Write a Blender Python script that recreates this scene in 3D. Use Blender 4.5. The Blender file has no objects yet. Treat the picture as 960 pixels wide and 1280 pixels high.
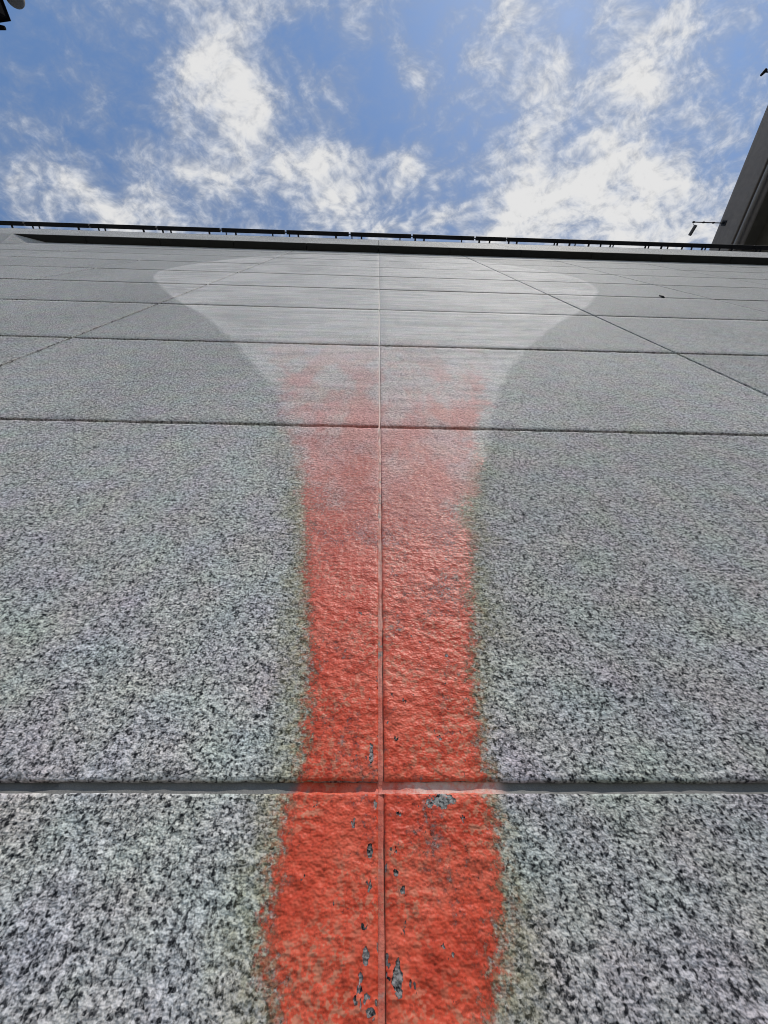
import bpy, bmesh, math
import numpy as np
from mathutils import Matrix, Vector

sc = bpy.context.scene
COL = sc.collection

# ------------------------------------------------------------------ camera
CAMZ = 1.676
R = [[0.9995755553, -0.0165592597, -0.0239687330],
     [-0.0273606075, -0.8161734009, -0.5771588835],
     [-0.0100053185, 0.5775697105, -0.8162800519]]
cd = bpy.data.cameras.new('camera')
cam = bpy.data.objects.new('camera', cd)
COL.objects.link(cam)
M4 = Matrix(R).to_4x4()
# world camera axes: columns of R
M4.translation = Vector((-0.00796, -0.3178, CAMZ))
cam.matrix_world = M4
cd.sensor_fit = 'HORIZONTAL'
cd.sensor_width = 36.0
cd.lens = 520.55 / 960 * 36
cd.clip_start = 0.01
cd.clip_end = 6000
sc.camera = cam

# ------------------------------------------------------------------ sky and sun
SUN_EL, SUN_AZ = 64.7, 143.6         # azimuth clockwise from +Y: high behind the camera, to the right, grazing the wall face
sd = bpy.data.lights.new('sun', 'SUN')
sd.energy = 2.0
sd.angle = math.radians(0.9)
sd.color = (1.0, 0.95, 0.88)
sun = bpy.data.objects.new('sun', sd)
COL.objects.link(sun)
ea, aa = math.radians(SUN_EL), math.radians(SUN_AZ)
sdir = Vector((math.sin(aa) * math.cos(ea), math.cos(aa) * math.cos(ea), math.sin(ea)))
sun.rotation_euler = sdir.to_track_quat('Z', 'Y').to_euler()
sun.location = sdir * 50

SKY_STRENGTH = 0.098
CLOUD_GAIN = 5.4
world = bpy.data.worlds.new('World')
sc.world = world
world.use_nodes = True
world.cycles.sampling_method = 'NONE'


class NT:
    """small helper that writes node trees"""
    def __init__(self, nt):
        self.nt = nt
        nt.nodes.clear()

    def n(self, typ, ins=None, **props):
        nd = self.nt.nodes.new(typ)
        for k, v in props.items():
            setattr(nd, k, v)
        for k, v in (ins or {}).items():
            s = nd.inputs[k]
            if isinstance(v, bpy.types.NodeSocket):
                self.nt.links.new(v, s)
            elif hasattr(v, 'outputs'):
                self.nt.links.new(v.outputs[0], s)
            else:
                s.default_value = v
        return nd

    def m(self, op, a, b=0.0, c=0.0, clamp=False):
        return self.n('ShaderNodeMath', {0: a, 1: b, 2: c}, operation=op, use_clamp=clamp).outputs[0]

    def v(self, op, a, b=(0, 0, 0)):
        return self.n('ShaderNodeVectorMath', {0: a, 1: b}, operation=op).outputs[0]

    def sm(self, x, lo, hi, a=0.0, b=1.0):
        return self.n('ShaderNodeMapRange', {0: x, 1: lo, 2: hi, 3: a, 4: b}, interpolation_type='SMOOTHSTEP').outputs[0]

    def mix(self, fac, a, b, blend='MIX'):
        nd = self.nt.nodes.new('ShaderNodeMix')
        nd.data_type = 'RGBA'
        nd.blend_type = blend
        for s, val in ((nd.inputs[0], fac), (nd.inputs[6], a), (nd.inputs[7], b)):
            if isinstance(val, bpy.types.NodeSocket):
                self.nt.links.new(val, s)
            else:
                s.default_value = val
        return nd.outputs[2]

    def noise(self, vec, scale, detail=2.0, rough=0.5, dim='3D'):
        return self.n('ShaderNodeTexNoise', {'Vector': vec, 'Scale': scale, 'Detail': detail, 'Roughness': rough}, noise_dimensions=dim)

    def n2(self, vec, scale, detail=2.0, rough=0.5):
        return self.noise(vec, scale, detail, rough, '2D').outputs[0]

    def ramp(self, fac, stops):
        nd = self.n('ShaderNodeValToRGB', {0: fac})
        els = nd.color_ramp.elements
        while len(els) < len(stops):
            els.new(0.5)
        for e, (p, c) in zip(els, stops):
            e.position = p
            e.color = c if len(c) == 4 else (*c, 1)
        return nd.outputs[0]


# cloud banks as (x, y, radius x, radius y, weight) on a plane one unit overhead
CLOUDS = [(-0.286, -0.11, 0.10, 0.10, 1), (-0.27, -0.205, 0.07, 0.055, .72),
          (-0.125, -0.083, 0.07, 0.055, .75), (-0.070, -0.037, 0.09, 0.045, .8), (0.068, -0.065, 0.045, 0.03, .7),
          (-0.64, -0.05, 0.13, 0.074, .5), (-0.501, 0.005, 0.12, 0.05, 1.0), (0.045, -0.19, 0.036, 0.06, .62),
          (0.213, -0.243, 0.05, 0.06, .85), (0.465, -0.22, 0.08, 0.09, 1.1), (0.331, -0.195, 0.06, 0.03, .62),
          (0.29, -0.09, 0.11, 0.075, .85), (0.40, 0.0, 0.18, 0.05, 1.1), (0.50, -0.06, 0.15, 0.06, .9),
          (0.646, -0.159, 0.05, 0.048, .8), (0.66, 0.006, 0.10, 0.041, 1.0), (0.08, 0.012, 0.15, 0.022, .55),
          (-0.12, -0.27, 0.15, 0.03, .5), (0.02, 0.10, 0.35, 0.05, .7), (-0.30, -0.42, 0.22, 0.10, .8), (0.40, -0.45, 0.25, 0.11, .8)]


def build_world():
    t = NT(world.node_tree)
    sky = t.n('ShaderNodeTexSky', sky_type='NISHITA', sun_disc=False, sun_elevation=ea, sun_rotation=aa,
              altitude=60.0, air_density=1.0, dust_density=0.15, ozone_density=0.5)
    tc = t.n('ShaderNodeTexCoord').outputs['Generated']
    sx = t.n('ShaderNodeSeparateXYZ', {0: tc})
    zc = t.m('MAXIMUM', sx.outputs[2], 0.06)
    P = t.n('ShaderNodeCombineXYZ', {0: t.m('DIVIDE', sx.outputs[0], zc), 1: t.m('DIVIDE', sx.outputs[1], zc), 2: 0.37}).outputs[0]
    # stretch the cloud sheet a little along one direction
    mp = t.n('ShaderNodeMapping', {'Vector': P, 'Rotation': (0, 0, math.radians(38)), 'Scale': (1.0, 1.45, 1.0)}).outputs[0]
    big = t.n2(mp, 4.2, 2, 0.5)
    warp = t.noise(mp, 8.0, 2, 0.6, '2D').outputs['Color']
    wv = t.v('MULTIPLY', t.v('SUBTRACT', warp, (.5, .5, .5)), (.045, .045, 0))
    mw = t.v('ADD', mp, wv)
    det = t.n2(mw, 10.0, 5, 0.60)
    fin = t.n2(mw, 42.0, 3, 0.62)
    Pw = t.v('ADD', P, t.v('MULTIPLY', t.v('SUBTRACT', warp, (.5, .5, .5)), (.13, .13, 0)))
    acc = None
    for (cx, cy, rx, ry, w) in CLOUDS:
        q = t.v('MULTIPLY', t.v('SUBTRACT', Pw, (cx, cy, 0.37)), (1 / (rx * 1.2), 1 / (ry * 1.2), 0))
        l2 = t.n('ShaderNodeVectorMath', {0: q, 1: q}, operation='DOT_PRODUCT').outputs['Value']
        e = t.m('MULTIPLY', t.m('EXPONENT', t.m('MULTIPLY', l2, -1.0)), w)
        acc = e if acc is None else t.m('ADD', acc, e)
    blob = t.m('MINIMUM', acc, 1.25)  # n
    # beyond the overhead patch the same broken cloud cover goes on everywhere
    rad = t.n('ShaderNodeVectorMath', {0: P}, operation='LENGTH').outputs['Value']
    far = t.sm(rad, 0.75, 1.25)
    gen = t.m('MULTIPLY', t.sm(big, 0.38, 0.62), 1.2)
    cover = t.n('ShaderNodeMix', {0: far, 2: blob, 3: gen}).outputs[0]
    s = t.m('ADD', t.m('MULTIPLY', cover, 0.62), t.m('MULTIPLY', t.m('SUBTRACT', det, 0.5), 1.2))
    s = t.m('ADD', s, t.m('MULTIPLY', t.m('SUBTRACT', fin, 0.5), 0.42))
    s = t.m('ADD', s, 0.07)
    mask = t.sm(s, -0.10, 0.98)
    thick = t.sm(s, 0.25, 0.95)
    ccol = t.mix(thick, (0.80, 0.87, 1.0, 1), (1.0, 0.99, 0.97, 1))
    shade = t.m('ADD', 0.58, t.m('MULTIPLY', t.sm(t.m('ADD', s, t.m('MULTIPLY', t.m('SUBTRACT', fin, .5), .8)), 0.15, 1.0), 0.52))
    ccol = t.mix(1.0, ccol, t.n('ShaderNodeCombineColor', {0: shade, 1: shade, 2: shade}).outputs[0], 'MULTIPLY')
    gain = t.n('ShaderNodeVectorMath', {0: ccol, 'Scale': CLOUD_GAIN}, operation='SCALE').outputs[0]
    low = t.sm(sx.outputs[2], 0.0, 0.12)
    mask = t.m('MULTIPLY', mask, low)
    blue = t.mix(1.0, sky.outputs[0], (0.90, 1.02, 1.10, 1), 'MULTIPLY')
    col = t.mix(t.m('MULTIPLY', mask, 0.94), blue, gain)
    bg = t.n('ShaderNodeBackground', {'Color': col, 'Strength': SKY_STRENGTH})
    t.n('ShaderNodeOutputWorld', {'Surface': bg.outputs[0]})


build_world()
sc.view_settings.view_transform = 'Standard'
sc.view_settings.look = 'None'
sc.view_settings.gamma = 1.0
sc.view_settings.use_curve_mapping = False
sc.view_settings.exposure = 0.48
sc.cycles.use_adaptive_sampling = True
sc.cycles.adaptive_threshold = 0.015
sc.cycles.max_bounces = 5
sc.cycles.diffuse_bounces = 3
sc.cycles.glossy_bounces = 2
sc.cycles.transparent_max_bounces = 4
sc.cycles.filter_width = 1.0
sc.cycles.use_denoising = True

# ------------------------------------------------------------------ numbers of the wall
PH, PW = 0.6, 0.9183          # panel module
ZJ = 1.8                      # height of the horizontal joint just above the camera
SOFF = CAMZ + 5.338           # underside of the ledge
FTOP = CAMZ + 6.72            # top of the fascia
FY = -0.070                   # plane of the fascia (wall face is y = 0)
HALF = 0.0035                 # half of a horizontal joint
VHALF = 0.0025                # half of a vertical joint


def vh(c):
    return .0021 if c == 0 else .0045

rng = np.random.default_rng(11)
LAT = rng.random((256, 256))


def vnoise(x, z, scale, seed=0):
    """smooth value noise on the wall plane, -1..1"""
    u = np.asarray(x) * scale + 37.3 * (seed + 1)
    w = np.asarray(z) * scale + 91.7 * (seed + 1)
    i, j = np.floor(u).astype(int), np.floor(w).astype(int)
    fu, fw = u - i, w - j
    fu = fu * fu * fu * (fu * (fu * 6 - 15) + 10)
    fw = fw * fw * fw * (fw * (fw * 6 - 15) + 10)
    a = LAT[i % 256, j % 256]; b = LAT[(i + 1) % 256, j % 256]
    c = LAT[i % 256, (j + 1) % 256]; e = LAT[(i + 1) % 256, (j + 1) % 256]
    return ((a * (1 - fu) + b * fu) * (1 - fw) + (c * (1 - fu) + e * fu) * fw) * 2 - 1


def relief(x, z):
    """outward height of the flamed stone face in metres"""
    return (0.00040 * vnoise(x, z, 45, 1) + 0.00045 * vnoise(x, z, 105, 2) + 0.00036 * vnoise(x, z, 200, 3)
            + 0.00014 * vnoise(x, z, 340, 4))


# outlines on the wall, (x, height above the joint)
RED = [(-0.040, -0.125), (-0.047, -0.102), (-0.055, -0.092), (-0.063, -0.066), (-0.063, -0.042), (-0.062, -0.008), (-0.055, 0.012),
       (-0.058, 0.059), (-0.064, 0.12), (-0.080, 0.203), (-0.100, 0.322), (-0.117, 0.403), (-0.164, 0.568), (-0.215, 0.74),
       (-0.26, 0.95), (-0.35, 1.19), (-0.10, 1.30), (0.25, 1.26), (0.31, 1.10), (0.255, 0.86), (0.225, 0.70),
       (0.192, 0.586), (0.144, 0.413), (0.117, 0.329), (0.103, 0.233), (0.088, 0.141), (0.077, 0.074), (0.073, 0.023),
       (0.073, -0.008), (0.072, -0.034), (0.068, -0.060), (0.061, -0.082), (0.052, -0.103), (0.038, -0.125), (0.0, -0.138)]
BLE = [(-0.06, -0.05), (-0.067, 0.05), (-0.085, 0.15), (-0.110, 0.32), (-0.130, 0.42), (-0.167, 0.568), (-0.200, 0.681), (-0.255, 0.824), (-0.329, 0.977), (-0.450, 1.221), (-0.653, 1.571), (-0.846, 1.842),
       (-1.055, 2.182), (-1.327, 2.69), (-1.401, 3.141), (-1.262, 3.84), (-0.90, 4.55), (-0.3, 4.98), (0.3, 5.02),
       (0.708, 4.866), (1.025, 4.419), (1.301, 3.84), (1.429, 3.312), (1.333, 2.746), (1.183, 2.399), (0.943, 1.972), (0.711, 1.637),
       (0.525, 1.329), (0.404, 1.105), (0.310, 0.896), (0.243, 0.708), (0.203, 0.570), (0.152, 0.413), (0.125, 0.30), (0.098, 0.16), (0.082, 0.05), (0.075, -0.05)]


def smooth_poly(pts, k=6):
    P = np.array(pts); n = len(P); out = []
    for i in range(n):
        p0, p1, p2, p3 = P[i - 1], P[i], P[(i + 1) % n], P[(i + 2) % n]
        for s in range(k):
            t = s / k
            out.append(.5 * (2 * p1 + (p2 - p0) * t + (2 * p0 - 5 * p1 + 4 * p2 - p3) * t * t + (3 * p1 - p0 - 3 * p2 + p3) * t ** 3))
    return np.array(out)


def sdf(poly, x, z):
    x = np.asarray(x, float).ravel(); z = np.asarray(z, float).ravel()
    best = np.full(x.shape, 1e9); inside = np.zeros(x.shape, bool)
    A = poly; B = np.roll(poly, -1, axis=0)
    for (ax, az), (bx, bz) in zip(A, B):
        dx, dz = bx - ax, bz - az
        L = dx * dx + dz * dz
        if L < 1e-14:
            continue
        t = np.clip(((x - ax) * dx + (z - az) * dz) / L, 0, 1)
        best = np.minimum(best, (x - ax - t * dx) ** 2 + (z - az - t * dz) ** 2)
        if dz != 0:
            c = (az > z) != (bz > z)
            inside ^= c & (x < dx * (z - az) / dz + ax)
    return np.where(inside, 1, -1) * np.sqrt(best)


REDP, BLEP = smooth_poly(RED, 4), smooth_poly(BLE, 5)


def stain_attrs(me):
    """signed distances to the paint and to the washed patch, stored on the points of a mesh (world x / height)"""
    n = len(me.vertices)
    co = np.empty(n * 3); me.vertices.foreach_get('co', co); co = co.reshape(-1, 3)
    x, z = co[:, 0], co[:, 2] - ZJ
    for nm, poly in (('paint_distance', REDP), ('wash_distance', BLEP)):
        if x.min() > 1.8 or x.max() < -1.8:
            d = np.full(n, -1.0)
        else:
            d = sdf(poly, x, z)
        at = me.attributes.new(nm, 'FLOAT', 'POINT')
        at.data.foreach_set('value', np.clip(d, -1, 1).astype(np.float32))


# ------------------------------------------------------------------ object helpers
def link(name, me, parent=None, mat=None, kind=None, label=None, cat=None, group=None):
    o = bpy.data.objects.new(name, me)
    COL.objects.link(o)
    if parent is not None:
        o.parent = parent
    if mat is not None and me is not None and not me.materials:
        me.materials.append(mat)
    for k, v in (('kind', kind), ('label', label), ('category', cat), ('group', group)):
        if v:
            o[k] = v
    return o


def thing(name, label, cat, loc=(0, 0, 0), group=None):
    o = link(name, None, label=label, cat=cat, group=group)
    o.location = loc
    o.empty_display_size = 0.2
    return o


def mesh(name, verts, faces, smooth=False):
    me = bpy.data.meshes.new(name)
    me.from_pydata([tuple(v) for v in verts], [], faces)
    me.update()
    if smooth:
        me.polygons.foreach_set('use_smooth', [True] * len(me.polygons))
    return me


def box_bm(bm, lo, hi, bevel=0.0):
    r = bmesh.ops.create_cube(bm, size=1.0)
    vs = r['verts']
    for v in vs:
        v.co = Vector([lo[i] + (v.co[i] + .5) * (hi[i] - lo[i]) for i in range(3)])
    if bevel:
        es = list({e for v in vs for e in v.link_edges})
        bmesh.ops.bevel(bm, geom=es, offset=bevel, segments=2, profile=.6, affect='EDGES')


def tube_bm(bm, a, b, r, seg=10, r2=None):
    a, b = Vector(a), Vector(b)
    q = (b - a).to_track_quat('Z', 'Y').to_matrix().to_4x4()
    q.translation = (a + b) / 2
    bmesh.ops.create_cone(bm, cap_ends=True, segments=seg, radius1=r, radius2=r if r2 is None else r2, depth=(b - a).length, matrix=q)


def bm_mesh(name, bm, smooth=False):
    me = bpy.data.meshes.new(name)
    bmesh.ops.recalc_face_normals(bm, faces=bm.faces)
    bm.to_mesh(me); bm.free()
    if smooth:
        me.polygons.foreach_set('use_smooth', [True] * len(me.polygons))
        me.set_sharp_from_angle(angle=math.radians(40))
    return me


def boxpart(name, lo, hi, mat, parent, bevel=0.0, **kw):
    bm = bmesh.new(); box_bm(bm, lo, hi, bevel)
    return link(name, bm_mesh(name, bm), parent, mat, **kw)


# ------------------------------------------------------------------ materials
def new_mat(name):
    m = bpy.data.materials.new(name)
    m.use_nodes = True
    return m, NT(m.node_tree)


def finish(t, col, rough=0.7, normal=None, alpha=None, spec=0.3, **ins):
    d = {'Base Color': col, 'Roughness': rough, 'Specular IOR Level': spec}
    if normal is not None:
        d['Normal'] = normal
    if alpha is not None:
        d['Alpha'] = alpha
    d.update(ins)
    b = t.n('ShaderNodeBsdfPrincipled', d)
    t.n('ShaderNodeOutputMaterial', {'Surface': b.outputs[0]})


def attr(t, name):
    return t.n('ShaderNodeAttribute', attribute_name=name, attribute_type='GEOMETRY').outputs['Fac']


def wallpos(t):
    pos = t.n('ShaderNodeNewGeometry').outputs['Position']
    sx = t.n('ShaderNodeSeparateXYZ', {0: pos})
    flat = t.n('ShaderNodeCombineXYZ', {0: sx.outputs[0], 1: sx.outputs[2], 2: 0.0}).outputs[0]
    return pos, flat, sx.outputs[0], t.m('SUBTRACT', sx.outputs[2], ZJ)


def granite_base(t, pos, flat):
    n1 = t.noise(pos, 500, 2.0, 0.62).outputs[0]
    n2 = t.n2(flat, 175, 3.0, 0.6)
    vo = t.n('ShaderNodeTexVoronoi', {'Vector': pos, 'Scale': 520.0, 'Randomness': 1.0}, feature='F1')
    vr = t.n('ShaderNodeSeparateColor', {0: vo.outputs['Color']}).outputs[0]
    n3 = t.n2(flat, 40, 2.0, 0.6)
    f = t.m('ADD', t.m('MULTIPLY', t.m('SUBTRACT', n3, .5), 0.05), 0.0)
    f = t.m('ADD', f, t.m('MULTIPLY', n1, 0.54))
    f = t.m('ADD', f, t.m('ADD', 0.0, t.m('ADD', t.m('MULTIPLY', n2, 0.34), t.m('MULTIPLY', vr, 0.16))))
    base = t.ramp(f, [(0.365, (0.028, 0.029, 0.032)), (0.425, (0.105, 0.106, 0.110)), (0.47, (0.335, 0.330, 0.320)),
                      (0.535, (0.585, 0.575, 0.555)), (0.62, (0.85, 0.835, 0.81))])
    return base, n1, f


def make_granite(name, stained):
    m, t = new_mat(name)
    pos, flat, xx, zz = wallpos(t)
    base, n1, f = granite_base(t, pos, flat)
    # slight tint drift and panel to panel tone
    tn = t.noise(flat, 16, 2, 0.6, '2D').outputs['Color']
    base = t.mix(0.11, base, t.mix(1.0, base, t.v('MULTIPLY', tn, (2, 2, 2)), 'MULTIPLY'))
    rnd = t.n('ShaderNodeObjectInfo').outputs['Random']
    tone = t.m('ADD', 0.90, t.m('MULTIPLY', rnd, 0.16))
    # unwashed stone carries a grey weather film
    lowf = t.n2(t.v('MULTIPLY', flat, (1.4, .7, 1)), 1.1, 5, 0.62)
    tone = t.m('MULTIPLY', tone, t.m('ADD', 0.68, t.m('MULTIPLY', lowf, 0.36)))
    cc = t.n('ShaderNodeCombineColor', {0: tone, 1: tone, 2: tone}).outputs[0]
    col = t.mix(1.0, base, cc, 'MULTIPLY')
    if stained:
        pd, wd = attr(t, 'paint_distance'), attr(t, 'wash_distance')
        # washed patch: paler, milky, with fine horizontal wiping marks and a crisp rim
        wn = t.m('MULTIPLY', t.m('SUBTRACT', t.n2(flat, 22, 4, 0.6), .5), 0.03)
        wash = t.sm(t.m('ADD', wd, wn), -0.004, 0.014)
        wash = t.m('MULTIPLY', wash, t.sm(zz, 0.12, 0.5))
        wipe = t.n2(t.v('MULTIPLY', flat, (3.0, 30.0, 1.0)), 1.0, 4, 0.65)
        blot = t.n2(flat, 2.9, 4, 0.62)
        amt = t.m('MULTIPLY', wash, t.sm(t.m('ADD', t.m('MULTIPLY', wipe, .6), t.m('MULTIPLY', blot, .4)), 0.38, 0.62, 0.30, 1.0))
        clean = t.mix(0.36, t.mix(1.0, base, (1.12, 1.10, 1.08, 1), 'MULTIPLY'), (0.90, 0.85, 0.83, 1))
        col = t.mix(amt, col, clean)
        rim = t.m('MULTIPLY', t.m('MULTIPLY', t.sm(wd, -0.012, 0.004), t.sm(wd, 0.004, 0.05, 1.0, 0.0)), t.sm(zz, 0.6, 1.4))
        col = t.mix(t.m('MULTIPLY', rim, 0.22), col, (0.72, 0.70, 0.68, 1))
        # olive fringe and brown specks that the paint left beside itself
        n60 = t.n2(flat, 60, 4, 0.68)
        fr = t.m('ADD', pd, t.m('MULTIPLY', t.m('SUBTRACT', n60, .5), 0.026))
        wid = t.m('MULTIPLY', t.m('ADD', 0.030, t.m('MULTIPLY', t.sm(zz, -0.1, 0.5), 0.034)), t.sm(t.n2(flat, 9, 3, 0.6), 0.3, 0.7, 0.5, 1.5))
        fringe = t.m('MULTIPLY', t.n('ShaderNodeMapRange', {0: fr, 1: t.m('MULTIPLY', wid, -1.0), 2: -0.002}, interpolation_type='SMOOTHSTEP').outputs[0],
                     t.sm(zz, 0.22, 0.70, 1.0, 0.0))
        inner = t.sm(pd, 0.002, 0.022, 1.0, 0.0)
        fringe = t.m('MULTIPLY', fringe, inner)
        col = t.mix(t.m('MULTIPLY', fringe, t.sm(t.n2(flat, 140, 3, 0.6), 0.3, 0.65, 0.35, 0.85)), col, t.mix(0.40, t.mix(1.0, col, (0.78, 0.74, 0.50, 1), 'MULTIPLY'), (0.29, 0.27, 0.17, 1)))
        sp = t.m('MULTIPLY', t.sm(fr, -0.013, 0.002), t.sm(t.n2(flat, 300, 2, 0.6), 0.42, 0.58))
        sp = t.m('MULTIPLY', t.m('MULTIPLY', sp, inner), t.sm(zz, 0.0, 0.45, 0.8, 0.12))
        col = t.mix(sp, col, (0.42, 0.20, 0.11, 1))
        # under the solid coat the stone stays dark with primer
        under = t.m('MULTIPLY', t.sm(pd, 0.006, 0.02), t.sm(zz, 0.08, 0.22, 1.0, 0.0))
        col = t.mix(under, col, t.mix(1.0, col, (0.58, 0.57, 0.56, 1), 'MULTIPLY'))
        # thin pink tint soaked into the stone under and above the paint
        pk = t.m('ADD', pd, t.m('MULTIPLY', t.m('SUBTRACT', t.n2(flat, 18, 5, 0.65), .5), 0.10))
        pink = t.m('MULTIPLY', t.sm(pk, -0.01, 0.035), t.sm(t.n2(t.v('MULTIPLY', t.v('ADD', flat, (3.1, 7.7, 0)), (1, .4, 1)), 11, 5, 0.62), 0.38, 0.62, t.sm(zz, 0.35, 1.05, 0.65, 0.15), 1.0))
        pink = t.m('MULTIPLY', t.m('MULTIPLY', pink, t.sm(zz, 0.12, 0.32)), t.sm(zz, 0.45, 1.30, 0.84, 0.13))
        col = t.mix(pink, col, t.mix(0.45, t.mix(1.0, col, (1.0, 0.46, 0.42, 1), 'MULTIPLY'), (0.86, 0.36, 0.31, 1)))
    b1 = t.n('ShaderNodeBump', {'Strength': 1.0, 'Distance': 0.0018, 'Height': t.n2(t.v('MULTIPLY', flat, (1, 1.25, 1)), 170, 2, 0.6)})
    finish(t, col, t.sm(n1, 0.3, 0.7, 0.9, 0.7), b1.outputs[0], spec=0.10)
    return m


def paint_colour(t, flat, zz):
    a = t.n2(flat, 30, 4, 0.62)
    b = t.n2(flat, 230, 3, 0.62)
    tanp = t.sm(t.n2(t.v('ADD', flat, (8.3, 2.1, 0)), 21, 3, 0.55), 0.42, 0.62)
    red = t.ramp(a, [(0.30, (0.66, 0.066, 0.028)), (0.5, (0.78, 0.094, 0.042)), (0.68, (0.82, 0.140, 0.074))])
    # worn tops show a paler, browner tint; other fine specks are darker
    worn = t.m('MULTIPLY', t.sm(b, 0.46, 0.62), t.m('ADD', 0.12, t.m('MULTIPLY', tanp, 0.55)))
    red = t.mix(worn, red, (0.60, 0.28, 0.17, 1))
    red = t.mix(t.m('MULTIPLY', t.sm(b, 0.42, 0.30), 0.40), red, (0.20, 0.040, 0.022, 1))
    fade = t.sm(t.m('ADD', zz, t.m('MULTIPLY', t.m('SUBTRACT', a, .5), .25)), -0.02, 0.50)
    pale = t.mix(t.sm(b, 0.35, 0.65), (0.74, 0.20, 0.15, 1), (0.86, 0.40, 0.33, 1))
    return t.mix(t.m('MULTIPLY', fade, 0.9), red, pale)


def make_paint():
    m, t = new_mat('red_paint')
    pos, flat, xx, zz = wallpos(t)
    pd = attr(t, 'paint_distance')
    col = paint_colour(t, flat, zz)
    # coverage: solid low down, breaking into patches upwards
    e = t.m('ADD', pd, t.m('MULTIPLY', t.m('SUBTRACT', t.n2(flat, 85, 5, 0.7), .5), 0.026))
    e = t.m('ADD', e, t.m('MULTIPLY', t.m('SUBTRACT', t.n2(flat, 15, 3, 0.6), .5), t.sm(zz, 0.1, 0.6, 0.004, 0.09)))
    cov = t.sm(zz, -0.12, 0.90, 1.0, 0.05)
    big = t.n2(t.v('MULTIPLY', flat, (1, .75, 1)), 13, 3, 0.6)
    grain = t.n2(flat, 260, 2, 0.65)
    edge = t.sm(t.m('ADD', e, t.m('MULTIPLY', t.m('SUBTRACT', grain, .5), .02)), -0.005, 0.009)
    mid = t.n2(t.v('ADD', flat, (5.2, 0.3, 0)), 70, 3, 0.62)
    h = t.m('ADD', t.m('MULTIPLY', big, 0.44), t.m('ADD', t.m('MULTIPLY', grain, 0.36), t.m('MULTIPLY', mid, 0.20)))
    keep = t.sm(t.m('SUBTRACT', h, t.m('SUBTRACT', 0.70, t.m('MULTIPLY', cov, 0.36))), -0.10, 0.13)
    # flaked-off spots beside the middle joint
    ax = t.m('ABSOLUTE', xx)
    near = t.m('MULTIPLY', t.sm(ax, 0.006, 0.03, 1.0, 0.0), t.sm(zz, -0.11, 0.16, 1.0, 0.0))
    fl = t.m('ADD', t.n2(t.v('MULTIPLY', flat, (1.25, 0.7, 1)), 100, 3, 0.6), t.m('MULTIPLY', near, 0.10))
    # a few larger chips where the coat has come away
    nz = t.m('MULTIPLY', t.m('SUBTRACT', t.n2(flat, 210, 3, 0.65), .5), 2.6)
    for cx, cz, rx, rz in ((.040, -.0085, .010, .0050), (.0080, -.088, .0028, .0085), (-.0085, -.080, .0022, .0035), (-.007, .022, .0016, .009),
                           (-.0070, -.036, .0016, .0045), (.0085, -.046, .0016, .0022), (-.0055, -.099, .0025, .0018)):
        dx = t.m('DIVIDE', t.m('SUBTRACT', xx, cx), rx)
        dz = t.m('DIVIDE', t.m('SUBTRACT', zz, cz), rz)
        q = t.m('ADD', t.m('MULTIPLY', dx, dx), t.m('MULTIPLY', dz, dz))
        fl = t.m('MAXIMUM', fl, t.sm(t.m('ADD', q, t.m('MULTIPLY', nz, 1.2)), 0.75, 1.25, 0.8, 0.0))
    flake = t.sm(fl, 0.735, 0.755)
    al = t.m('MULTIPLY', t.m('MULTIPLY', edge, keep), t.m('SUBTRACT', 1.0, flake))
    al = t.m('MULTIPLY', al, t.m('MULTIPLY', t.sm(zz, 0.35, 1.2, 1.0, 0.0), t.sm(zz, 0.10, 0.6, 1.0, 0.6)))
    b1 = t.n('ShaderNodeBump', {'Strength': 1.0, 'Distance': 0.0016, 'Height': t.n2(t.v('MULTIPLY', flat, (1, 1.3, 1)), 130, 2, 0.6)})
    finish(t, col, 0.5, b1.outputs[0], al, spec=0.3)
    return m


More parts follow.
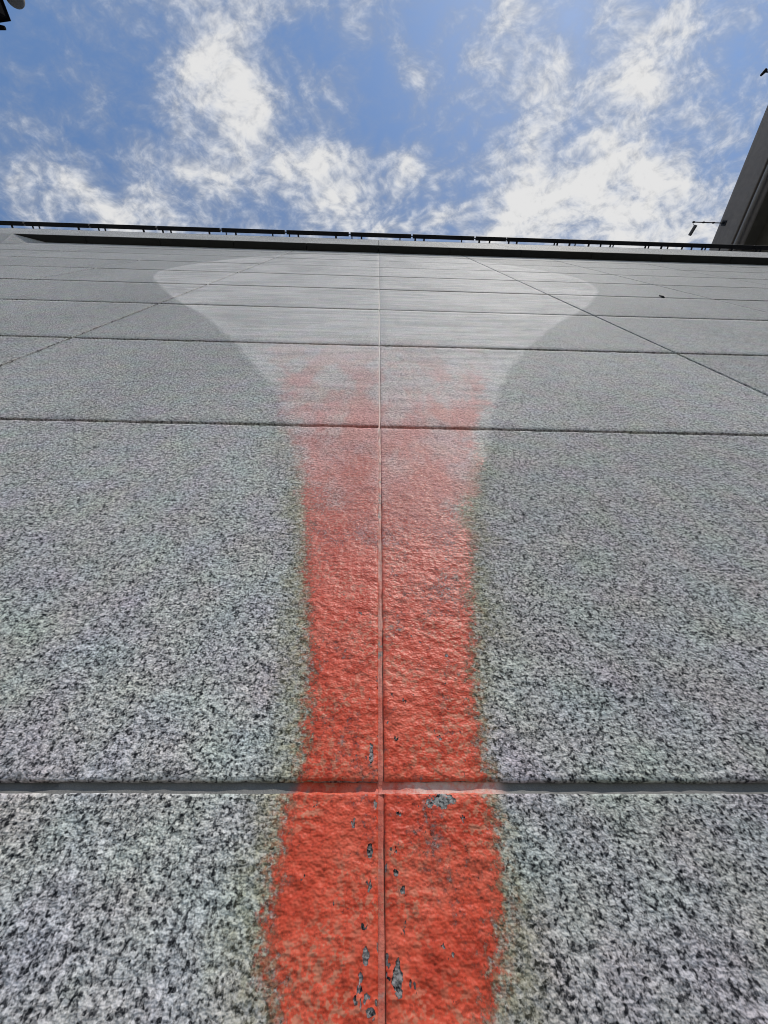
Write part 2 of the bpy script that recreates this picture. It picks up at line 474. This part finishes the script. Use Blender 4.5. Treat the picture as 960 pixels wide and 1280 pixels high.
def make_sealant(name, base, painted, middle):
    m, t = new_mat(name)
    pos, flat, xx, zz = wallpos(t)
    st = t.n2(flat, 40.0, 4, 0.6)
    fine = t.n2(flat, 260, 3, 0.6)
    k = t.m('ADD', 0.66, t.m('ADD', t.m('MULTIPLY', st, 0.42), t.m('MULTIPLY', fine, 0.25)))
    col = t.mix(1.0, (*base, 1), t.n('ShaderNodeCombineColor', {0: k, 1: k, 2: k}).outputs[0], 'MULTIPLY')
    pd, wd = attr(t, 'paint_distance'), attr(t, 'wash_distance')
    e = t.m('ADD', pd, t.m('MULTIPLY', t.m('SUBTRACT', t.n2(flat, 70, 4, 0.6), .5), 0.02))
    cov = t.m('MULTIPLY', t.sm(e, -0.006, 0.008), t.sm(t.n2(flat, 48, 3, 0.62), 0.16, 0.34))
    cov = t.m('MULTIPLY', cov, t.sm(zz, 0.25, 1.1, 0.92, 0.0))
    pc = paint_colour(t, flat, zz)
    # thinly coated rubber: mostly paler than the stone's paint, in long smears
    if middle:
        where = t.m('MULTIPLY', t.sm(t.n2(flat, 30, 3, 0.6), 0.36, 0.60), t.sm(zz, -0.05, 0.30, 0.12, 1.0))
        cov = t.m('MULTIPLY', cov, t.sm(t.n2(t.v('ADD', flat, (1.7, 4.2, 0)), 55, 3, 0.62), 0.30, 0.42))
    else:
        where = t.sm(t.m('ADD', xx, t.m('MULTIPLY', t.m('SUBTRACT', st, .5), .05)), -0.012, 0.022, 0.0, 1.0)
        where = t.m('MULTIPLY', where, t.sm(t.m('ADD', t.m('MULTIPLY', fine, .5), t.m('MULTIPLY', st, .5)), 0.34, 0.60, 0.35, 1.0))
        cov = t.m('MAXIMUM', cov, t.m('MULTIPLY', t.sm(xx, 0.0, 0.01), t.sm(xx, 0.075, 0.09, 1.0, 0.0)))
    pc = t.mix(t.m('MULTIPLY', where, painted), pc, (0.70, 0.52, 0.45, 1))
    if middle:
        pc = t.mix(0.25, pc, (0.62, 0.30, 0.23, 1))
    col = t.mix(t.m('MULTIPLY', t.sm(wd, 0.0, 0.02), t.sm(zz, 0.2, 0.9, 0.0, 0.6)), col, (0.50, 0.46, 0.43, 1))
    col = t.mix(cov, col, pc)
    b = t.n('ShaderNodeBump', {'Strength': 0.6, 'Distance': 0.0010, 'Height': fine})
    finish(t, col, 0.62, b.outputs[0], spec=0.3)
    return m


def make_plain(name, c, rough=0.7, var=0.3, scale=6.0, streak=None, metal=0.0, bump=0.0, spec=0.3):
    m, t = new_mat(name)
    pos = t.n('ShaderNodeNewGeometry').outputs['Position']
    v = t.v('MULTIPLY', pos, streak) if streak else pos
    a = t.noise(v, scale, 6, 0.62).outputs[0]
    b = t.noise(pos, scale * 9, 4, 0.6).outputs[0]
    k = t.m('ADD', 1.0 - var, t.m('ADD', t.m('MULTIPLY', a, var * 1.5), t.m('MULTIPLY', b, var * .5)))
    col = t.mix(1.0, (*c, 1), t.n('ShaderNodeCombineColor', {0: k, 1: k, 2: k}).outputs[0], 'MULTIPLY')
    nrm = t.n('ShaderNodeBump', {'Strength': bump, 'Distance': 0.01, 'Height': b}).outputs[0] if bump else None
    finish(t, col, rough, nrm, spec=spec, Metallic=metal)
    return m


GRANITE = make_granite('granite', False)
GRANITE_ST = make_granite('granite_stained', True)
PAINT = make_paint()
SEAL_DARK = make_sealant('joint_sealant_dark', (0.16, 0.157, 0.150), 0.85, False)
SEAL_PALE = make_sealant('joint_sealant_pale', (0.30, 0.26, 0.23), 0.7, True)
SEAL_UP = make_plain('joint_sealant_darker', (0.035, 0.034, 0.032), 0.8, 0.4, 30.0)  # darker sealant for the upper joints and all vertical joints but the middle
CONC = make_plain('concrete', (0.30, 0.29, 0.27), 0.85, 0.45, 1.3, (1, .25, 1), bump=.3)
BRIDGE_C = make_plain('bridge_concrete', (0.215, 0.185, 0.165), 0.85, 0.8, 1.1, (1, .12, 1.6), bump=.3)
CONC_D = make_plain('concrete_weathered', (0.170, 0.160, 0.132), 0.9, 0.6, 0.9, (1, .4, 1), bump=.3)
LEDGE = make_plain('ledge_dark', (0.032, 0.032, 0.028), 0.85, 0.4, 5.0)  # one near-black base colour for the ledge slabs
RAILM = make_plain('dark_metal', (0.007, 0.008, 0.011), 0.7, 0.25, 12.0)
BLACK = make_plain('black_plastic', (0.006, 0.006, 0.008), 0.95, 0.2, 20.0, spec=0.02)
GREYP = make_plain('grey_plastic', (0.11, 0.11, 0.115), 0.6, 0.2, 20.0)
PIPEM = make_plain('grey_pipe', (0.24, 0.225, 0.215), 0.6, 0.3, 3.0, (1, .3, 1))
POLEM = make_plain('painted_steel', (0.25, 0.255, 0.26), 0.45, 0.2, 6.0, metal=.4)
GROUND = make_plain('ground_paving', (0.16, 0.155, 0.145), 0.9, 0.25, 0.7, bump=.2)


# ------------------------------------------------------------------ ground
def build_ground():
    s = 3000
    me = mesh('ground', [(-s, -s, 0), (s, -s, 0), (s, s, 0), (-s, s, 0)], [(0, 1, 2, 3)])
    link('ground', me, None, GROUND, kind='structure')


build_ground()

# ------------------------------------------------------------------ the granite wall
wall = thing('granite_wall', 'tall grey granite panel wall with a red paint streak and a pale washed patch', 'wall')

COLS = range(-9, 9)
ROWS = range(-3, 9)


def half(r):
    return HALF if r <= 0 else (.0048 if r == 1 else (.0080 if r < 4 else .0115))


def row_span(r):
    z0 = ZJ + r * PH + half(r)
    z1 = ZJ + (r + 1) * PH - half(r + 1)
    if r == -3:
        z0 = 0.0
    return z0, min(z1, SOFF)


def lines(a, b, specs):
    """grid lines from a to b: specs is a list of (upto, step)"""
    L = [a, a + .0006, a + .0016]
    x = a + .0016
    for upto, st in specs:
        end = min(upto, b - .0016)
        if end <= x + 1e-6:
            continue
        n = max(1, int(round((end - x) / st)))
        L += [x + (end - x) * (i + 1) / n for i in range(n)]
        x = end
    if L[-1] < b - .0016 - 1e-7:
        L.append(b - .0016)
    L += [b - .0006, b]
    return np.array(sorted(set(np.round(L, 6))))


def panel_grid(c, r):
    """(xs, zs) of a finely built panel, or None for a plain one"""
    x0, x1 = c * PW + vh(c), (c + 1) * PW - vh(c + 1)
    z0, z1 = row_span(r)
    if c in (-1, 0):
        if r == -1:
            xs = lines(0, x1 - x0, [(.205, .0022), (.30, .006), (9, .03)])
            zs = lines(0, z1 - z0, [(z1 - z0 - .13, .03), (9, .0022)])
        elif r == 0:
            xs = lines(0, x1 - x0, [(.16, .0022), (.25, .003), (9, .008)])
            zs = lines(0, z1 - z0, [(.22, .0022), (.40, .0034), (9, .005)])
        elif r == 1:
            xs = lines(0, x1 - x0, [(.35, .006), (9, .012)])
            zs = lines(0, z1 - z0, [(9, .009)])
        elif r >= 2:
            xs = lines(0, x1 - x0, [(9, .03)])
            zs = lines(0, z1 - z0, [(9, .03)])
        else:
            return None
        if c == -1:
            xs = (x1 - x0) - xs[::-1]
        return x0 + xs, z0 + zs
    if c in (-2, 1) and r >= 2:
        return x0 + lines(0, x1 - x0, [(9, .03)]), z0 + lines(0, z1 - z0, [(9, .03)])
    return None


def edge_drop(dist):
    """how far the arris is rounded back at a distance from the panel edge"""
    t = np.clip(1 - dist / .0016, 0, 1)
    return .0013 * t * t


def fine_panel(name, xs, zs, off=0.0, geo=True):
    X, Z = np.meshgrid(xs, zs, indexing='ij')
    d = np.minimum(np.minimum(X - xs[0], xs[-1] - X), np.minimum(Z - zs[0], zs[-1] - Z))
    h = relief(X, Z) if geo else np.zeros_like(X)
    chip = np.clip(vnoise(X, Z, 70, 7) - .1, 0, 1) * np.clip(1 - d / .004, 0, 1) * .0012 if geo else 0
    Y = -(h - edge_drop(d) - chip) - off
    # uneven arris in the plane of the wall
    if geo:
        j = .0005 * vnoise(X, Z, 160, 9) * np.clip(1 - d / .002, 0, 1)
        Zs = Z.copy(); Zs[:, 0] += np.abs(j[:, 0]) * 1.5; Zs[:, -1] -= np.abs(j[:, -1]) * 1.5
    else:
        Zs = Z
    nx, nz = len(xs), len(zs)
    V = np.stack([X.ravel(), Y.ravel(), Zs.ravel()], 1)
    idx = np.arange(nx * nz).reshape(nx, nz)
    F = np.stack([idx[:-1, :-1].ravel(), idx[1:, :-1].ravel(), idx[1:, 1:].ravel(), idx[:-1, 1:].ravel()], 1)
    ring = np.concatenate([idx[:, 0], idx[-1, 1:], idx[-2::-1, -1], idx[0, -2:0:-1]])
    Vb = V[ring].copy(); Vb[:, 1] = .028
    n0 = len(V); m = len(ring)
    rb = n0 + np.arange(m)
    S = np.stack([ring, rb, np.roll(rb, -1), np.roll(ring, -1)], 1)
    V = np.concatenate([V, Vb]); F = np.concatenate([F, S])
    me = bpy.data.meshes.new(name)
    me.vertices.add(len(V)); me.vertices.foreach_set('co', V.ravel().astype(np.float32))
    me.loops.add(F.size); me.loops.foreach_set('vertex_index', F.ravel().astype(np.int32))
    me.polygons.add(len(F))
    me.polygons.foreach_set('loop_start', np.arange(0, F.size, 4, dtype=np.int32))
    sm = np.ones(len(F), bool); sm[-m:] = False
    me.polygons.foreach_set('use_smooth', sm)
    me.update(calc_edges=True); me.validate()
    stain_attrs(me)
    return me


def plain_panel(name, x0, x1, z0, z1):
    b = .0016
    V = [(x0 + b, 0, z0 + b), (x1 - b, 0, z0 + b), (x1 - b, 0, z1 - b), (x0 + b, 0, z1 - b),
         (x0, b, z0), (x1, b, z0), (x1, b, z1), (x0, b, z1),
         (x0, .028, z0), (x1, .028, z0), (x1, .028, z1), (x0, .028, z1)]
    F = [(0, 1, 2, 3)]
    for k in range(4):
        n = (k + 1) % 4
        F += [(4 + k, 4 + n, n, k), (8 + k, 8 + n, 4 + n, 4 + k)]
    F.append((11, 10, 9, 8))
    me = mesh(name, V, F)
    stain_attrs(me)
    return me


def build_wall():
    r2 = np.random.default_rng(5)
    for r in ROWS:
        z0, z1 = row_span(r)
        for c in COLS:
            g = panel_grid(c, r)
            if g is not None:
                me = fine_panel('granite_panel', g[0], g[1], geo=(r <= 1))
            else:
                me = plain_panel('granite_panel', c * PW + vh(c), (c + 1) * PW - vh(c + 1), z0, z1)
            o = link('granite_panel', me, wall, GRANITE_ST if (g is not None and r <= 7) else GRANITE)
            if r >= 2 or c not in (-1, 0):
                o.location.y = -float(r2.uniform(0, .0012))
    xl, xr = COLS[0] * PW, (COLS[-1] + 1) * PW
    boxpart('wall_core', (xl, .0285, 0), (xr, .60, SOFF + .3), CONC, wall)
    # sealant in the horizontal joints
    for r in range(-2, 9):
        z = ZJ + r * PH
        if z > SOFF:
            continue
        st = .003 if r == 0 else (.012 if r in (1, 2) else .06)
        xs = np.concatenate([np.arange(xl, -1.6, .4), np.arange(-1.6, -.22, .06), np.arange(-.22, .22, st), np.arange(.22, 1.6, .06), np.arange(1.6, xr + .01, .4)])
        ns = 7
        V, F = [], []
        for i, x in enumerate(xs):
            for k in range(ns):
                u = -1 + 2 * k / (ns - 1)
                y = ((.0036 - .0022 * (1 - u) / 2) * (.62 if 0 < x < .085 else 1.0) if r <= 0 else .016) + .0008 * (1 - u * u) + .0004 * float(vnoise(x, z + u * .01, 60, 5))
                V.append((x, y, z + u * (half(r) + .0006)))
        for i in range(len(xs) - 1):
            for k in range(ns - 1):
                a = i * ns + k
                F.append((a, a + ns, a + ns + 1, a + 1))
        me = mesh('joint_sealant', V, F, True); stain_attrs(me)
        link('joint_sealant', me, wall, SEAL_DARK if r <= 0 else SEAL_UP)
    # sealant in the vertical joints, the middle one pale and nearly flush
    for c in range(COLS[0] + 1, COLS[-1] + 1):
        mid = c == 0
        x = c * PW
        zs = np.concatenate([np.arange(0, ZJ - .13, .1), np.arange(ZJ - .13, ZJ + .6, .003 if mid else .1), np.arange(ZJ + .6, SOFF, .05 if mid else .3), [SOFF]])
        ns = 7 if mid else 3
        V, F = [], []
        for i, z in enumerate(zs):
            for k in range(ns):
                u = -1 + 2 * k / (ns - 1)
                if mid:
                    y = .0013 + .0026 * max(0, u - .3) + .0005 * float(vnoise(u * .1, z, 60, 6)) + .0004 * float(vnoise(u * .1, z, 170, 8))
                    # it dips where the horizontal joints cross
                    q = abs((z - ZJ + .3) % PH - .3)
                    y += .0025 * max(0, 1 - q / .006)
                else:
                    y = .012 + .0008 * (1 - u * u)
                V.append((x + u * (vh(c) + .0005), y, z))
        for i in range(len(zs) - 1):
            for k in range(ns - 1):
                a = i * ns + k
                F.append((a, a + 1, a + ns + 1, a + ns))
        me = mesh('joint_sealant', V, F, True); stain_attrs(me)
        link('joint_sealant', me, wall, SEAL_PALE if mid else SEAL_UP)


build_wall()


def build_paint():
    """the coat of paint: a thin skin that follows the stone face"""
    VV, FF, n0 = [], [], 0
    for c in (-1, 0):
        for r in (-1, 0, 1):
            xs, zs = panel_grid(c, r)
            lo, hi = (-.15, .05)
            X, Z = np.meshgrid(xs, zs, indexing='ij')
            d = np.minimum(np.minimum(X - xs[0], xs[-1] - X), np.minimum(Z - zs[0], zs[-1] - Z))
            chip = np.clip(vnoise(X, Z, 70, 7) - .1, 0, 1) * np.clip(1 - d / .004, 0, 1) * .0012
            Y = -(relief(X, Z) - edge_drop(d) - chip) - .00035
            j = .0005 * vnoise(X, Z, 160, 9) * np.clip(1 - d / .002, 0, 1)
            Z2 = Z.copy(); Z2[:, 0] += np.abs(j[:, 0]) * 1.5; Z2[:, -1] -= np.abs(j[:, -1]) * 1.5
            keep = (sdf(REDP, X, Z - ZJ) > -.03 if r < 1 else sdf(REDP, X, Z - ZJ) > -.02).reshape(X.shape)
            nx, nz = X.shape
            idx = np.arange(nx * nz).reshape(nx, nz)
            k = keep[:-1, :-1] | keep[1:, :-1] | keep[1:, 1:] | keep[:-1, 1:]
            F = np.stack([idx[:-1, :-1][k], idx[1:, :-1][k], idx[1:, 1:][k], idx[:-1, 1:][k]], 1)
            V = np.stack([X.ravel(), Y.ravel(), Z2.ravel()], 1)
            used = np.unique(F)
            mp = np.full(len(V), -1); mp[used] = np.arange(len(used))
            VV.append(V[used]); FF.append(mp[F] + n0); n0 += len(used)
    V = np.concatenate(VV); F = np.concatenate(FF)
    me = bpy.data.meshes.new('red_paint')
    me.vertices.add(len(V)); me.vertices.foreach_set('co', V.ravel().astype(np.float32))
    me.loops.add(F.size); me.loops.foreach_set('vertex_index', F.ravel().astype(np.int32))
    me.polygons.add(len(F)); me.polygons.foreach_set('loop_start', np.arange(0, F.size, 4, dtype=np.int32))
    me.polygons.foreach_set('use_smooth', np.ones(len(F), bool))
    me.update(calc_edges=True); me.validate()
    stain_attrs(me)
    link('red_paint', me, wall, PAINT, label='worn red paint streak running up the middle joint, fading to pink')


build_paint()


def build_top():
    """ledge, its slanted end, and the fascia above"""
    xl, xr = COLS[0] * PW, (COLS[-1] + 1) * PW
    step = .781
    # soffit slabs; the first one starts on a slant
    xs = [-3.13 + step * i for i in range(15)]
    first = [(-3.889, FY), (xs[0] - .003, FY), (xs[0] - .003, .03), (-3.50, .03), (-3.566, 0)]
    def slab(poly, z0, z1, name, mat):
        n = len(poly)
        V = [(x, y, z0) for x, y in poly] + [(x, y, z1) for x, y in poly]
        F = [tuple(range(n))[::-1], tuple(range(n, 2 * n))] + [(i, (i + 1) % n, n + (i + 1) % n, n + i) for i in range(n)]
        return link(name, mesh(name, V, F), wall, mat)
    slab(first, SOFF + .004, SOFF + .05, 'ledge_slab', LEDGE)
    for a, b in zip(xs, xs[1:]):
        if a > xr:
            break
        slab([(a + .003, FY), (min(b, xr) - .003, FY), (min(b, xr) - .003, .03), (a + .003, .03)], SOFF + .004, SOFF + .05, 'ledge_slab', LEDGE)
    # to the left the ledge dies into a sloping stone face
    zl = SOFF - .40
    V = [(xl, FY, SOFF + .05), (-3.889, FY, SOFF + .05), (-3.566, .0, SOFF + .05), (xl, .0, SOFF + .05),
         (xl, FY - .001, SOFF), (-3.889, FY - .001, SOFF), (-3.566, -.002, SOFF - .002), (xl, -.002, zl), (-3.566 - .18, -.002, zl)]
    F = [(4, 5, 8, 7), (5, 6, 8), (0, 1, 5, 4), (0, 3, 2, 1), (1, 2, 6, 5), (0, 4, 7, 3), (3, 7, 8, 6, 2)]
    me = mesh('sloped_end', V, F); stain_attrs(me)
    link('sloped_end', me, wall, GRANITE)
    # fascia panels
    i = 0
    x = -3.13 - 7 * step
    while x < xr:
        a, b = max(x, xl), min(x + step, xr)
        for (z0, z1) in ((SOFF + .052, SOFF + .70), (SOFF + .704, FTOP)):
            me = plain_panel('fascia_panel', a + .002, b - .002, z0, z1)
            o = link('fascia_panel', me, wall, GRANITE)
            o.location.y = FY
        x += step
    boxpart('parapet_core', (xl, FY + .0285, SOFF + .052), (xr, .35, FTOP - .02), CONC, wall)
    boxpart('coping', (xl, FY + .004, FTOP + .001), (xr, .38, FTOP + .03), CONC, wall, .004)


build_top()

# a small dark clip left sticking out of one of the upper joints
bm = bmesh.new()
box_bm(bm, (1.553, -.004, ZJ + 2.405), (1.567, .012, ZJ + 2.42))
box_bm(bm, (1.555, -.008, ZJ + 2.41), (1.565, -.003, ZJ + 2.445))
link('metal_clip', bm_mesh('metal_clip', bm), wall, RAILM)

# ------------------------------------------------------------------ dark rail on brackets along the top
rail = thing('top_rail', 'thin dark segmented rail on short brackets along the top edge of the granite wall', 'railing', (0, 0, FTOP))
ZB = CAMZ + 6.85 - FTOP


def build_rail():
    gaps = [-6.55, -5.66, -4.775, -3.912, -3.015, -2.154, -1.277, -0.405, 0.451, 1.324, 1.768, 2.639, 3.51, 4.38, 5.25, 6.12, 6.99]
    r2 = np.random.default_rng(3)
    for a, b in zip(gaps, gaps[1:]):
        g = .012 if b < 1.8 else .004
        bm = bmesh.new()
        dz = float(r2.uniform(-.004, .004))
        box_bm(bm, (a + g, -.142, ZB + dz), (b - g, -.092, ZB + .055 + dz), .004)
        # cooling fins along the back of the bar
        box_bm(bm, (a + g + .03, -.135, ZB + .056 + dz), (b - g - .03, -.10, ZB + .075 + dz))
        link('rail', bm_mesh('rail', bm), rail, RAILM)
        box = bmesh.new(); tube_bm(box, (b - g - .004, -.117, ZB + .03), (b + g + .004, -.117, ZB + .03), .007, 8)
        link('cable', bm_mesh('cable', box, True), rail, RAILM)
    brk = [-5.5, -5.4, -4.943, -4.668, -4.583, -4.061, -3.794, -3.709, -3.195, -2.937, -2.829, -2.311, -2.084, -1.954, -1.454, -1.226, -1.106, -0.592,
           -0.373, -0.241, 0.287, 0.497, 0.619, 1.14, 1.384, 1.529, 1.796, 1.908, 2.434, 2.475, 2.647, 2.726, 2.917, 3.086, 3.221, 3.262,
           3.718, 3.764, 3.945, 4.036, 4.24, 4.377, 4.525, 4.571, 4.776, 4.95, 5.3, 5.36, 5.9]
    for x in brk:
        w = float(r2.uniform(.006, .013))
        bm = bmesh.new()
        box_bm(bm, (x - w, -.110, ZB - .006), (x + w, FY + .02, ZB + .004))
        box_bm(bm, (x - w, FY + .008, .030), (x + w, FY + .016, ZB - .006))
        link('bracket', bm_mesh('bracket', bm), rail, RAILM)


build_rail()

# ------------------------------------------------------------------ overhead bridge at the right, square to the wall
BZ = CAMZ + 11.0        # bottom of its edge beam
BT = CAMZ + 11.64       # top of its edge beam
BX = .7165 * 11.0
bridge = thing('road_bridge', 'weathered concrete bridge passing high overhead at the right behind the wall', 'bridge', (BX, 0, 0))


def build_bridge():
    y0, y1 = -70.0, 90.0
    P = lambda n, lo, hi, mt, bv=0.0: boxpart(n, lo, hi, mt, bridge, bv)
    P('edge_beam', (0, y0, BZ - 0), (.30, y1, BT), BRIDGE_C, .02)
    # thin kerb lip and panel joints on the edge beam
    P('kerb_lip', (.02, y0, BT + .001), (.26, y1, BT + .04), BRIDGE_C)
    P('deck_slab', (.301, y0, BZ + .22), (9.7, y1, BZ + .50), CONC_D)
    P('edge_beam', (9.701, y0, BZ), (10.0, y1, BT), BRIDGE_C, .02)
    # haunched box girder below the slab
    xa, xb, z0, z1 = .72, 9.28, BZ - 1.5, BZ + .219
    sec = [(xa, z1), (xa + .10, BZ - .25), (xa + 1.3, z0), (xb - 1.3, z0), (xb - .10, BZ - .25), (xb, z1)]
    V = [(x, y0, z) for x, z in sec] + [(x, y1, z) for x, z in sec]
    n = len(sec)
    F = [tuple(range(n)), tuple(range(2 * n - 1, n - 1, -1))] + [(i, n + i, n + (i + 1) % n, (i + 1) % n) for i in range(n)]
    link('box_girder', mesh('box_girder', V, F), bridge, CONC_D)
    for ratio, r in ((.7262, .042), (.7375, .055)):
        xx = ratio * 10.9 - BX
        bm = bmesh.new()
        tube_bm(bm, (xx, y0, BZ - .10), (xx, y1, BZ - .10), r, 14)
        link('pipe', bm_mesh('pipe', bm, True), bridge, PIPEM)
    for k in range(40):
        y = y0 + 2 + k * 4
        bm = bmesh.new()
        box_bm(bm, (.05, y, BZ - .165), (.40, y + .05, BZ - .155))
        box_bm(bm, (.37, y, BZ - .155), (.39, y + .05, BZ + .22))
        link('pipe_hanger', bm_mesh('pipe_hanger', bm), bridge, RAILM)
    for y in (-36, 26, 62):
        bm = bmesh.new()
        box_bm(bm, (3.6, y - .9, 0), (6.4, y + .9, BZ - 2.3), .15)
        box_bm(bm, (1.9, y - .95, BZ - 2.31), (8.1, y + .95, BZ - 1.5), .1)
        link('pier', bm_mesh('pier', bm), bridge, CONC)


build_bridge()

# small arms on the bridge edge
def bridge_arm(name, label, y, zrel, xt, dz, head):
    z = CAMZ + zrel
    o = thing(name, label, 'light fixture', (BX, y, z))
    L = xt - BX
    bm = bmesh.new()
    tube_bm(bm, (-.012, 0, 0), (L, 0, dz), .011, 10)
    link('arm', bm_mesh('arm', bm, True), o, RAILM)
    for k in range(4):
        f = .06 + .3 * k
        bm = bmesh.new()
        c = Vector((.02 + (L - .02) * min(1, f), 0, dz * min(1, f)))
        tube_bm(bm, c + Vector((-.02, 0, 0)), c + Vector((.02, 0, 0)), .019, 10)
        link('clamp', bm_mesh('clamp', bm, True), o, RAILM)
    # base plate bolted on the beam
    boxpart('base_plate', (-.012, -.05, -.07), (-.001, .05, .07), RAILM, o)
    return o, L, dz


a1, L1, _ = bridge_arm('outreach_arm', 'thin clamped rod with a short hanging fixture beside the bridge edge', -.0094 * 11.5 - .3178, 11.5, .621 * 11.5, 0, True)
bm = bmesh.new()
tube_bm(bm, (L1 + .01, 0, 0), (L1 + .03, .06, -.03), .006, 8)
link('hanger', bm_mesh('hanger', bm, True), a1, RAILM)
bm = bmesh.new()
tube_bm(bm, (L1 + .085, .055, -.03), (L1 + .035, .255, -.02), .036, 12)
link('lamp_head', bm_mesh('lamp_head', bm, True), a1, GREYP)
a2, L2, d2 = bridge_arm('outreach_arm', 'dark hooked lamp tip reaching in at the right edge of the sky', -.219 * 11.5 - .3178, 11.5, .646 * 11.5, .0, True)
bm = bmesh.new()
tube_bm(bm, (L2 - .02, .05, d2), (L2 + .045, -.03, d2), .022, 10, .034)
link('lamp_head', bm_mesh('lamp_head', bm, True), a2, RAILM)


# ------------------------------------------------------------------ camera pole at the upper left
def build_cctv():
    z = 4.3
    cx, cy = -.5894 * z, -.2406 * z - .3178
    ox, oy = cx - 1.3, cy - .35
    o = thing('camera_pole', 'black camera housing and grey globe on a pole arm at the top left corner', 'camera pole', (ox, oy, 0))
    W = lambda x, y, zz: (x - ox, y - oy, zz)
    h = CAMZ + z
    bm = bmesh.new(); tube_bm(bm, (0, 0, 0), (0, 0, h - .2), .075, 20, .055)
    link('pole', bm_mesh('pole', bm, True), o, POLEM)
    boxpart('base_plate', (-.16, -.16, 0), (.16, .16, .02), POLEM, o)
    ha = h - .30
    bm = bmesh.new(); tube_bm(bm, (0, 0, ha), W(cx + .04, cy - .19, ha), .022, 12)
    link('arm', bm_mesh('arm', bm, True), o, POLEM)
    # box camera standing on the arm
    bm = bmesh.new(); box_bm(bm, (-.11, -.30, -.05), (.0, .0, .05), .004)
    hs = link('housing', bm_mesh('housing', bm), o, BLACK)
    hs.location = W(cx - .052, cy - .02, h - .01); hs.rotation_euler = (math.radians(-4), 0, math.radians(-7))
    bm = bmesh.new(); box_bm(bm, (-.12, -.28, .0505), (.008, .012, .057))
    link('sun_shield', bm_mesh('sun_shield', bm), hs, BLACK)
    bm = bmesh.new(); tube_bm(bm, (-.055, -.15, -.05), (-.055, -.15, -.30), .018, 12)
    link('stem', bm_mesh('stem', bm, True), hs, BLACK)
    # slim lamp under the housing
    bm = bmesh.new(); tube_bm(bm, W(cx - .16, cy + .040, h - .03), W(cx - .055, cy + .046, h - .03), .02, 12, .011)
    link('lamp_head', bm_mesh('lamp_head', bm, True), o, BLACK)
    bm = bmesh.new(); tube_bm(bm, W(cx - .155, cy + .04, h - .03), W(cx - .25, cy - .12, ha), .010, 10)
    link('strut', bm_mesh('strut', bm, True), o, BLACK)
    bm = bmesh.new()
    bmesh.ops.create_uvsphere(bm, u_segments=28, v_segments=18, radius=.057, matrix=Matrix.Translation(W(cx + .058, cy - .108, h)))
    link('globe', bm_mesh('globe', bm, True), o, GREYP)
    bm = bmesh.new(); tube_bm(bm, W(cx + .055, cy - .12, h - .05), W(cx + .04, cy - .185, ha), .014, 12)
    link('globe_stem', bm_mesh('globe_stem', bm, True), o, POLEM)


build_cctv()
